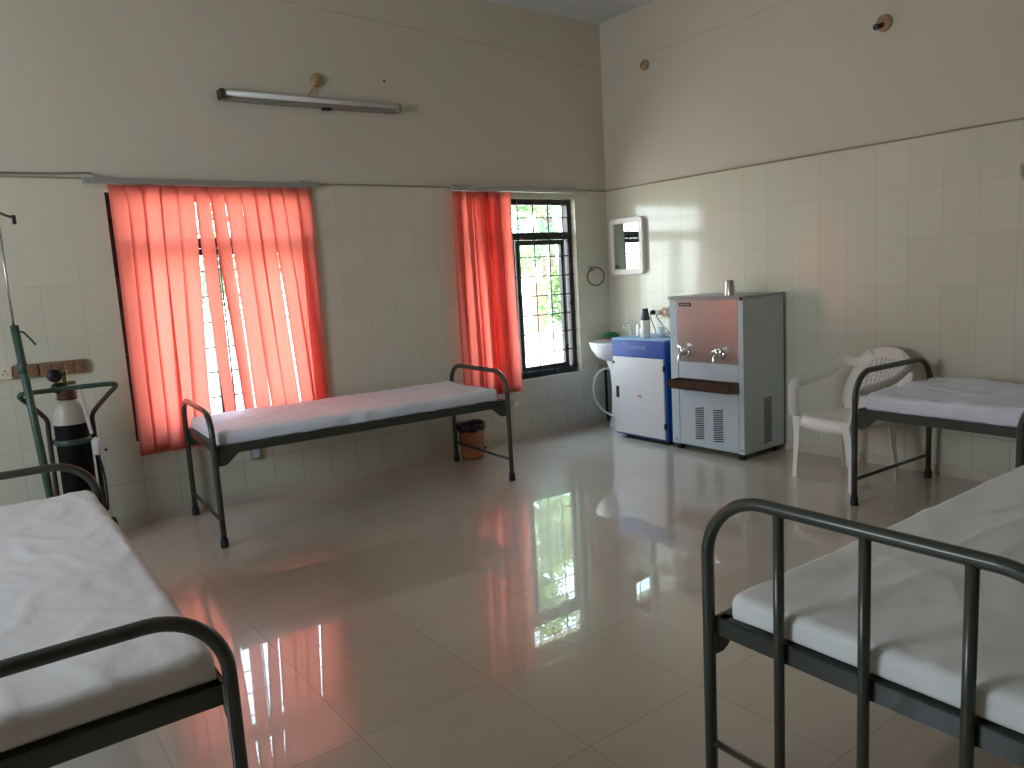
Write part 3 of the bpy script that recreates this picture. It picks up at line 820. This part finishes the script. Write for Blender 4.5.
def louvers(par, plane_axis, p, a0, a1, z0, z1, slant, n, d):
    mb = MB()
    h = (z1-z0-abs(slant))/n
    for i in range(n):
        z = z0+h*i
        if plane_axis == 0:
            q = [(a0, z+(slant if slant > 0 else 0)), (a1, z+(-slant if slant < 0 else 0)*0+(0)), (a1, z+h*.5), (a0, z+h*.5+(slant if slant > 0 else 0))]
            mb.prism([(y, zz) for y, zz in q], 0, p-d, p)
        else: mb.prism([(x, zz) for x, zz in [(a0, z), (a1, z+.006), (a1, z+.006+h*.5), (a0, z+h*.5)]], 1, p-d, p)
    return mb
louvers(t, 0, X0+.001, Y1-.30+.0, Y1-.222, .10, .355, .012, 15, .0012).build('louvre_vent', 'black', t)
louvers(t, 0, X0+.001, Y1-.470, Y1-.385, .10, .355, .012, 15, .0012).build('louvre_vent', 'black', t)
louvers(t, 1, Y0, -.005, .085, .09, .42, 0, 19, .0012).build('louvre_vent', 'black', t)
bd = MB().box(X0-.003, Y1-.205, 1.078, X0-.001, Y1-.095, 1.105).build('badge', 'badge', t)
text_mesh('BLUE STAR', .0165, 'ink', bd, facing_minus_x(X0-.0036, Y1-.15, 1.0915))
for y, hot in ((Y1-.165, 0), (Y1-.475, 1)):
    tp = MB()
    tp.tube([(X0-.001, y, .742), (X0-.065, y, .742)], .015, 14)
    tp.tube(smooth_path([(X0-.05, y, .742), (X0-.075, y, .74), (X0-.092, y, .722), (X0-.096, y, .69)]), .012, 12)
    o_ = tp.build('tap', 'chrome', t)
    MB().lathe([(0, 0), (.032, 0), (.034, .005), (.022, .014), (.016, .016)], (X0-.001, y, .742), 20, mat=my).build('flange', 'chrome', o_)
    lv = MB()
    lv.tube([(X0-.055, y, .742), (X0-.058, y, .775)], .014, 12)
    lv.tube([(X0-.058, y-.040, .795 if hot else .762), (X0-.058, y+.040, .762 if hot else .795)], .009, 10)
    lv.build('lever', 'chrome', o_)
sc = MB()
for y in (Y0+.02, Y1-.04):
    sc.lathe([(0, 0), (.006, 0), (.005, .003), (0, .004)], (X0-.001, y, .075), 10, mat=my)
sc.build('screw', 'black', t)
MB().box(X0-.018, Y0+.0, 1.118, X0-.001, Y0+.016, 1.142, .003).build('catch', 'black', t)
c_ = little('steel_tumbler', 'upturned stainless steel tumbler on the front right of the water cooler lid', 'tumbler', (-.44, -1.645, 1.1505), [(0, .105), (.026, .105), (.028, .102), (.037, .002), (.037, 0), (.035, 0), (.034, .002), (.025, .099), (0, .1)], 'steel')

# ------------------------------------------------------------------ white plastic chair
ch = thing('plastic_armchair', 'white plastic armchair with a lattice back between cooler and right-hand bed', 'chair', (-.447, -2.515, 0), math.radians(166))
cm = 'chair_p'
# seat: dished grid with rolled front lip
mb = MB(); NX, NY = 22, 22; g = []
for i in range(NX+1):
    u = i/NX; row = []
    x = -.20+.42*u
    for j in range(NY+1):
        v = j/NY*2-1
        hw = .20+.02*u-.02*(max(0, u-.85)/.15)**2
        rnd = 1-(abs(v)**6)*.05
        z = .405-.018*(1-v*v)*(math.sin(u*PI))+.006*u
        if abs(v) > .86: z -= .012*((abs(v)-.86)/.14)**2
        xx = x*rnd+.012*(1-v*v)*u
        if u > .9: z -= .030*((u-.9)/.1)**2
        row.append(mb.bm.verts.new((xx, v*hw, z)))
    g.append(row)
for i in range(NX):
    for j in range(NY):
        f = mb.bm.faces.new([g[i][j], g[i+1][j], g[i+1][j+1], g[i][j+1]]); f.smooth = True
# apron below the edge
edge = [g[i][0] for i in range(NX+1)]+[g[NX][j] for j in range(1, NY+1)]+[g[i][NY] for i in range(NX-1, -1, -1)]+[g[0][j] for j in range(NY-1, 0, -1)]
low = [mb.bm.verts.new((v.co.x*1.015, v.co.y*1.03, v.co.z-.038-.012*math.cos(v.co.y*9))) for v in edge]
for i in range(len(edge)):
    f = mb.bm.faces.new([edge[i], edge[(i+1) % len(edge)], low[(i+1) % len(edge)], low[i]]); f.smooth = True
so = mb.build('seat', cm, ch); md = so.modifiers.new('thick', 'SOLIDIFY'); md.thickness = .005
so.data.set_sharp_from_angle(angle=math.radians(60)) if hasattr(so.data, 'set_sharp_from_angle') else None
# backrest: curved shell with pierced lattice; u across, v up
def back_pt(a, v):
    # a in -1..1 across, v 0..1 height above the seat rear
    hw = .185+.042*math.sin(min(1, v*1.15)*PI*.62)
    zt = .788-.075*abs(a)**2.2-.07*abs(a)**6
    z = .40+(zt-.40)*v
    x = -.185-.145*v-.02*v*v+.060*(a*a)*(.35+.65*v)
    return Vector((x, a*hw, z))
mb = MB(); NA, NV = 46, 46; g = [[mb.bm.verts.new(back_pt(i/NA*2-1, j/NV)) for j in range(NV+1)] for i in range(NA+1)]
for i in range(NA):
    for j in range(NV):
        a = abs((i+.5)/NA*2-1); v = (j+.5)/NV
        lat = a < .66 and .22 < v < .86 and not (v > .74 and a > .5)
        if lat and i % 3 == 1 and j % 3 != 0: continue
        f = mb.bm.faces.new([g[i][j], g[i+1][j], g[i+1][j+1], g[i][j+1]]); f.smooth = True
lv = [v for v in mb.bm.verts if not v.link_faces]
bmesh.ops.delete(mb.bm, geom=lv, context='VERTS')
bo = mb.build('backrest', cm, ch); md = bo.modifiers.new('thick', 'SOLIDIFY'); md.thickness = .006
# thick rolled rim of the back
rim = [back_pt(-1, v/14) for v in range(2, 15)]+[back_pt(a/20-1, 1) for a in range(1, 40)]+[back_pt(1, v/14) for v in range(14, 1, -1)]
MB().sweep(rim, [(.011, .007), (-.011, .007), (-.011, -.007), (.011, -.007)], side0=(1, 0, 0)).build('back_rim', cm, ch)
def ribbon(path, wv, half_w, half_t):
    """flat band; wv(i,n) gives its width direction"""
    mb = MB(); pts = [Vector(p) for p in path]; n = len(pts); rings = []
    for i in range(n):
        T = (pts[min(i+1, n-1)]-pts[max(i-1, 0)]).normalized(); wd = Vector(wv(i/(n-1)))
        wd = (wd-T*wd.dot(T)).normalized(); N = T.cross(wd)
        hw = half_w(i/(n-1)) if callable(half_w) else half_w
        k = half_t
        sec = [(hw, k*.4), (hw*.9, k), (-hw*.9, k), (-hw, k*.4), (-hw, -k*.4), (-hw*.9, -k), (hw*.9, -k), (hw, -k*.4)]
        rings.append([mb.bm.verts.new(pts[i]+wd*a+N*b) for a, b in sec])
    for a, b in zip(rings[:-1], rings[1:]):
        for j in range(8):
            f = mb.bm.faces.new([a[j], a[(j+1) % 8], b[(j+1) % 8], b[j]]); f.smooth = True
    mb.bm.faces.new(rings[0]); mb.bm.faces.new(list(reversed(rings[-1])))
    return mb
for s in (-1, 1):
    # arm: flows out of the back rim, forward, then down to the seat corner
    path = smooth_path([back_pt(s*.45, .93)+Vector((.006, 0, 0)), back_pt(s*.8, .90)+Vector((.008, 0, 0)), Vector((-.225, s*.245, .705)), Vector((-.11, s*.254, .650)), Vector((.04, s*.254, .615)), Vector((.16, s*.250, .602))], 8)
    arm = ribbon(path, lambda t_, s=s: (.05, s*(.05+.3*t_), 1), lambda t_: .031, .006)
    arm.build('armrest', cm, ch)
    path = smooth_path([Vector((.150, s*.248, .604)), Vector((.186, s*.248, .590)), Vector((.198, s*.246, .55)), Vector((.205, s*.236, .47)), Vector((.212, s*.226, .40))], 8)
    ribbon(path, lambda t_, s=s: (.94*min(1, t_*2.5), s*.35, .94*(1-min(1, t_*2.5))), .031, .007).build('arm_post', cm, ch)
    # front leg: angle section
    lg = MB()
    def leg(mb, p_top, p_bot, wt, wb, out):
        n = 14; rings = []
        for i in range(n+1):
            t_ = i/n; c_ = p_top.lerp(p_bot, t_)+out*(.012*math.sin(t_*PI)*-1)
            w_ = (wt+(wb-wt)*min(1, t_*1.6)) if t_ < .93 else wb*1.12
            th = .006
            fx = 1 if p_top.x > 0 else -1; fy = s
            L_ = [(0, 0), (-fx*w_, 0), (-fx*w_, -fy*th), (-fx*th, -fy*th), (-fx*th, -fy*w_), (0, -fy*w_)]
            rings.append([mb.bm.verts.new(c_+Vector((a_, b_, 0))) for a_, b_ in L_])
        for a, b in zip(rings[:-1], rings[1:]):
            for j in range(6): mb.bm.faces.new([a[j], a[(j+1) % 6], b[(j+1) % 6], b[j]])
        mb.bm.faces.new(rings[0]); mb.bm.faces.new(list(reversed(rings[-1])))
    leg(lg, Vector((.228, s*.226, .40)), Vector((.215, s*.246, 0)), .062, .036, Vector((1, 0, 0)))
    lg.build('leg', cm, ch)
    lg = MB(); leg(lg, Vector((-.185, s*.19, .40)), Vector((-.21, s*.21, 0)), .058, .034, Vector((-1, 0, 0)))
    lg.build('leg', cm, ch)

# ------------------------------------------------------------------ waste bin
t = thing('waste_bin', 'orange-brown waste bin with a black liner under the end of the window bed', 'bin', (-1.70, -.185, 0))
MB().lathe([(0, .004), (.082, .004), (.085, 0), (.090, .03), (.100, .252), (.105, .254), (.105, .262), (.097, .262), (.086, .03), (0, .012)], seg=32).build('bucket', 'bin', t)
mb = MB(); rs = []
for i, (r, z) in enumerate([(.092, .20), (.096, .258), (.105, .276), (.114, .266), (.112, .240), (.107, .220)]):
    rs.append([mb.bm.verts.new(((r+.006*noise.noise(Vector((a*.9, i*.7, 1))))*math.cos(a*2*PI/48), (r+.006*noise.noise(Vector((a*.9, i*.7, 1))))*math.sin(a*2*PI/48), z+(.018*noise.noise(Vector((math.cos(a*PI/24)*2, math.sin(a*PI/24)*2, i*.3))))*(1 if i > 3 else .4))) for a in range(48)])
for a, b in zip(rs[:-1], rs[1:]):
    for j in range(48):
        f = mb.bm.faces.new([a[j], a[(j+1) % 48], b[(j+1) % 48], b[j]]); f.smooth = True
o_ = mb.build('bin_liner', 'bag', t); md = o_.modifiers.new('thick', 'SOLIDIFY'); md.thickness = .001; md.offset = 1
o = MB().box(-.012, -.02, 0, .012, -.008, .02, .002).build('rubber_stop', 'nail', None, (-1.47, -.0, .0)); tag(o, 'tiny dark rubber stop on the floor at the skirting by the bin', 'door stop')

# ------------------------------------------------------------------ oxygen cylinder on its trolley
t = thing('oxygen_cylinder', 'black oxygen cylinder with a white shoulder and regulator at the left', 'gas cylinder', (-4.345, -.26, .05))
R0 = .083
MB().lathe([(0, 0), (R0, 0), (R0, .665)], seg=36).build('body', 'cyl_b', t)
MB().lathe([(R0, .665), (R0, .70), (R0*.93, .745), (R0*.70, .785), (R0*.45, .80), (0, .805)], seg=36).build('shoulder', 'cyl_w', t)
MB().lathe([(.040, .795), (.050, .80), (.050, .818), (.044, .822), (.050, .826), (.048, .845), (.040, .85), (0, .85)], seg=28).build('collar', 'cyl_r', t)
v_ = MB(); v_.tube([(0, 0, .845), (0, 0, .935)], .013, 14); v_.tube([(-.05, 0, .885), (.05, 0, .885)], .011, 12); v_.lathe([(0, .93), (.015, .93), (.016, .955), (0, .96)], seg=14)
v_.build('valve', 'brass', t)
ga = MB(); mt = Matrix.Rotation(PI/2, 4, 'X')
ga.lathe([(0, -.02), (.033, -.02), (.036, -.014), (.036, .016), (.033, .02), (0, .02)], (-.048, -.035, .935), 24, mat=mt)
ga.build('pressure_gauge', 'black', t)
ga = MB(); ga.lathe([(0, -.015), (.026, -.015), (.028, .012), (0, .015)], (-.045, -.03, .868), 20, mat=mt); ga.build('pressure_gauge', 'black', t)
MB().tube(smooth_path([(.06, -.03, .86), (.07, -.05, .72), (.085, -.06, .60)]), .009, 8).build('oxygen_tubing', 'hose', t)
fm = MB(); fm.lathe([(0, 0), (.018, 0), (.022, .01), (.022, .08), (.012, .095), (0, .1)], (.098, -.065, .48), 18); fm.build('humidifier_bottle', 'hose', t)
MB().tube(smooth_path([(.098, -.065, .485), (.115, -.07, .40), (.12, -.06, .28), (.118, -.05, .16)]), .005, 8).build('oxygen_tubing', 'rubber', t)

t = thing('cylinder_trolley', 'green and maroon tube trolley holding the oxygen cylinder', 'trolley', (-4.345, -.26, 0))
for s in (-1, 1):
    MB().tube(smooth_path([(s*.11, .02, .06), (s*.11, .02, .40), (s*.108, .02, .66), (s*.108, .0, .74), (s*.135, -.03, .79), (s*.19, -.09, .86), (s*.215, -.12, .89)], 8), .0125, 12).build('side_tube', 'trolley', t)
    wl = MB(); wl.lathe([(0, -.016), (.05, -.016), (.066, -.012), (.07, 0), (.066, .012), (.05, .016), (0, .016)], (s*.145, .03, .0705), 28, mat=Matrix.Rotation(PI/2, 4, 'Y')); wl.build('wheel', 'rubber', t)
MB().tube(smooth_path([(-.215, -.12, .89), (-.222, -.135, .908), (-.19, -.14, .918), (.0, -.14, .920), (.19, -.14, .918), (.222, -.135, .908), (.215, -.12, .89)], 8), .013, 12).build('handle', 'green_worn', t)
MB().box(-.115, -.09, .038, .115, .10, .0495, .002).build('foot_plate', 'trolley', t)
for z in (.62, .25):
    mb = MB()
    mb.sweep([(.0885*math.cos(a*2*PI/36), .0885*math.sin(a*2*PI/36), z) for a in range(36)], [(.016, .0015), (-.016, .0015), (-.016, -.0015), (.016, -.0015)], side0=(0, 0, 1), closed=True)
    mb.box(-.112, .015, z-.012, -.086, .02, z+.012); mb.box(.086, .015, z-.012, .112, .02, z+.012)
    mb.build('strap', 'green_worn', t)

# ------------------------------------------------------------------ drip stand
t = thing('drip_stand', 'worn green drip stand with a thin upper rod at the left edge', 'drip stand', (-4.49, -.47, 0))
MB().tube([(0, 0, .06), (-.028, 0, .66), (-.060, 0, 1.27)], .019, 16).build('pole', 'green_worn', t)
MB().lathe([(.019, 0), (.0235, .002), (.0235, .05), (.019, .052)], (-.052, 0, 1.03), 16).build('collar', 'green_worn', t)
MB().tube([(-.062, 0, 1.24), (-.062, 0, 1.82)], .0065, 10).build('upper_rod', 'steel', t)
hk = MB(); hk.tube(smooth_path([(-.10, .0, 1.83), (-.062, 0, 1.825), (-.02, 0, 1.805), (.005, -.0, 1.80)]), .006, 8); hk.build('top_hook', 'cyl_r', t)
MB().box(-.004, -.008, 1.765, .014, .008, 1.81, .004).build('hook_tip', 'rubber', t)
MB().tube(smooth_path([(-.058, 0, 1.235), (-.03, 0, 1.235), (-.005, 0, 1.205), (.02, 0, 1.165)]), .0055, 8).build('clamp_lever', 'green_worn', t)
for k in range(3):
    a = k*2*PI/3+PI/6
    f = MB(); f.tube([(0, 0, .075), (.10*math.cos(a), .10*math.sin(a), .06), (.17*math.cos(a), .17*math.sin(a), .045)], .011, 10)
    fo = f.build('base_leg', 'green_worn', t)
    MB().lathe([(0, -.008), (.02, -.008), (.0235, 0), (.02, .008), (0, .008)], (.17*math.cos(a), .17*math.sin(a), .0238), 18, mat=Matrix.Rotation(PI/2, 4, 'X')).build('caster', 'rubber', fo)

# ------------------------------------------------------------------ outside: yard, wall and trees seen through the grille
GZ = -.45
o = MB().box(-40, .26, GZ-.1, 40, 60, GZ).build('yard_ground', 'soil'); o['kind'] = 'structure'
o = MB().box(-40, 15.0, GZ, 40, 15.2, .35).build('boundary_wall', 'wall_out'); tag(o, 'pale plastered boundary wall beyond the yard, seen through the right window', 'wall')
t = thing('gate_pillar', 'reddish plastered gate pillar outside the right window', 'pillar', (10.1, 13.6, GZ))
MB().box(-.15, -.15, 0, .15, .15, 1.5).build('shaft', 'brick', t); MB().box(-.19, -.19, 1.5, .19, .19, 1.58).build('cap', 'wall_out', t)
def tree(label, x, y, h, cr, mat, n, seed):
    rnd = random.Random(seed)
    t = thing('tree', label, 'tree', (x, y, GZ), 0, 'trees beyond the yard')
    tk = MB(); tk.tube(smooth_path([(0, 0, 0), (.06, .02, h*.25), (-.04, .05, h*.5), (.05, 0, h*.75)]), .14, 10, scales=None)
    for k in range(7):
        a = k*2.4; z = h*(.28+.06*k)
        tk.tube(smooth_path([(0, 0, z), (cr*.35*math.cos(a), cr*.35*math.sin(a), z+h*.09), (cr*.7*math.cos(a), cr*.7*math.sin(a), z+h*.14)]), .045, 8)
    tk.build('trunk', 'bark', t)
    bm = MB(); cl = []
    for k in range(26):
        a = rnd.uniform(0, 2*PI); zz = rnd.uniform(.22, .95); rr = cr*math.sin(PI*min(.97, zz))**.6*rnd.uniform(.3, .95)
        cl.append((Vector((rr*math.cos(a), rr*math.sin(a), h*zz)), rnd.uniform(.45, .85)))
    for k in range(n):
        c, r = rnd.choice(cl)
        d = Vector((rnd.gauss(0, 1), rnd.gauss(0, 1), rnd.gauss(0, 1))).normalized()*r*rnd.uniform(.4, 1)
        p = c+d; s = rnd.uniform(.07, .14)
        u = Vector((rnd.uniform(-1, 1), rnd.uniform(-1, 1), rnd.uniform(-.8, .4))).normalized(); v = u.cross(Vector((rnd.uniform(-1, 1), rnd.uniform(-1, 1), 1))).normalized()
        bm.face([p-u*s, p+v*s*.45, p+u*s, p-v*s*.45])
    bm.build('foliage', mat, t)
    return t
tree('leafy green tree nearest the right window, left of the gate pillar', 6.3, 10.8, 9.5, 2.3, 'leaf1', 9000, 1)
tree('blue-green tree behind the boundary wall, right of the gate pillar', 15.2, 19.0, 11, 3.0, 'leaf2', 9000, 2)
tree('tall yellow-green tree standing far beyond the boundary wall', 20.5, 26.0, 13, 3.6, 'leaf1', 8000, 3)
tree('round tree close behind the boundary wall', 9.6, 18.5, 12, 2.5, 'leaf2', 8000, 5)
tree('tree beyond the wall outside the left window', 4.0, 20.0, 9.0, 2.6, 'leaf1', 6000, 4)
tree('low light green bush by the gate pillar outside the right window', 9.9, 11.4, 2.0, 1.0, 'leaf1', 3500, 7)
tree('low blue-green bush beyond the gate pillar', 13.6, 12.6, 2.3, 1.0, 'leaf2', 3500, 8)
tree('small bushy tree at the left side of the yard', .6, 11.0, 6.5, 2.0, 'leaf2', 5000, 6)

# ------------------------------------------------------------------ light
w = bpy.data.worlds.new('overcast_daylight'); SC.world = w; w.use_nodes = True
nt = w.node_tree; nt.nodes.clear()
out = nt.nodes.new('ShaderNodeOutputWorld'); bg = nt.nodes.new('ShaderNodeBackground')
tc = nt.nodes.new('ShaderNodeTexCoord'); sp = nt.nodes.new('ShaderNodeSeparateXYZ'); rp = nt.nodes.new('ShaderNodeValToRGB')
nt.links.new(tc.outputs['Generated'], sp.inputs[0]); nt.links.new(sp.outputs[2], rp.inputs[0])
rp.color_ramp.elements[0].position = 0; rp.color_ramp.elements[0].color = (.88, .95, 1, 1)
rp.color_ramp.elements[1].position = .7; rp.color_ramp.elements[1].color = (.55, .76, 1, 1)
nt.links.new(rp.outputs[0], bg.inputs[0]); bg.inputs[1].default_value = 6.5; nt.links.new(bg.outputs[0], out.inputs[0])
def lamp(name, kind, loc, rot, **kw):
    l = bpy.data.lights.new(name, kind)
    for k_, v in kw.items(): setattr(l, k_, v)
    o = bpy.data.objects.new(name, l); COL.objects.link(o); o.location = loc; o.rotation_euler = rot
    return o
lamp('sun', 'SUN', (25, 5, 20), (0, math.radians(44), 0), energy=12.0, angle=math.radians(1), color=(1, .93, .82))
def portal(name, cx, cy, cz, sx, sy, rot):
    l = bpy.data.lights.new(name, 'AREA'); l.shape = 'RECTANGLE'; l.size = sx; l.size_y = sy; l.cycles.is_portal = True
    o = bpy.data.objects.new(name, l); COL.objects.link(o); o.location = (cx, cy, cz); o.rotation_euler = rot
for W_ in (W1, W2): portal('window_portal', (W_[0]+W_[1])/2, WT-.01, (W_[2]+W_[3])/2, W_[1]-W_[0], W_[3]-W_[2], (-PI/2, 0, 0))
for a in LO: portal('window_portal', XL-.23, (a[0]+a[1])/2, (a[2]+a[3])/2, a[3]-a[2], a[1]-a[0], (0, -PI/2, 0))
for a in RI: portal('window_portal', .23, (a[0]+a[1])/2, (a[2]+a[3])/2, a[3]-a[2], a[1]-a[0], (0, PI/2, 0))
for a in RO: portal('window_portal', (a[0]+a[1])/2, YB-.23, (a[2]+a[3])/2, a[1]-a[0], a[3]-a[2], (PI/2, 0, 0))

# ------------------------------------------------------------------ camera
cx, cy, cz, yaw, pitch, roll, fpx = -4.8274, -4.994, 1.3824, .6348, -.1435, -.0575, 759.63
sa, ca, sp_, cp = math.sin(yaw), math.cos(yaw), math.sin(pitch), math.cos(pitch)
fwd = Vector((sa*cp, ca*cp, sp_)); right = Vector((ca, -sa, 0)); up = right.cross(fwd)
R_ = right*math.cos(roll)+up*math.sin(roll); U_ = up*math.cos(roll)-right*math.sin(roll)
cam = bpy.data.cameras.new('camera'); co = bpy.data.objects.new('camera', cam); COL.objects.link(co)
mw = Matrix((( R_.x, U_.x, -fwd.x, cx), (R_.y, U_.y, -fwd.y, cy), (R_.z, U_.z, -fwd.z, cz), (0, 0, 0, 1)))
co.matrix_world = mw
cam.sensor_width = 36; cam.sensor_fit = 'HORIZONTAL'; cam.lens = fpx/1024*36; cam.clip_start = .02; cam.clip_end = 200
SC.camera = co
vs = SC.view_settings
SC.display_settings.display_device = 'sRGB'
vs.view_transform = 'Standard'; vs.look = 'None'; vs.gamma = 1; vs.use_curve_mapping = False; vs.exposure = 1.17
try:
    SC.cycles.use_denoising = True; SC.cycles.max_bounces = 14; SC.cycles.diffuse_bounces = 8; SC.cycles.transparent_max_bounces = 12
    SC.cycles.sample_clamp_indirect = 6
except Exception: pass
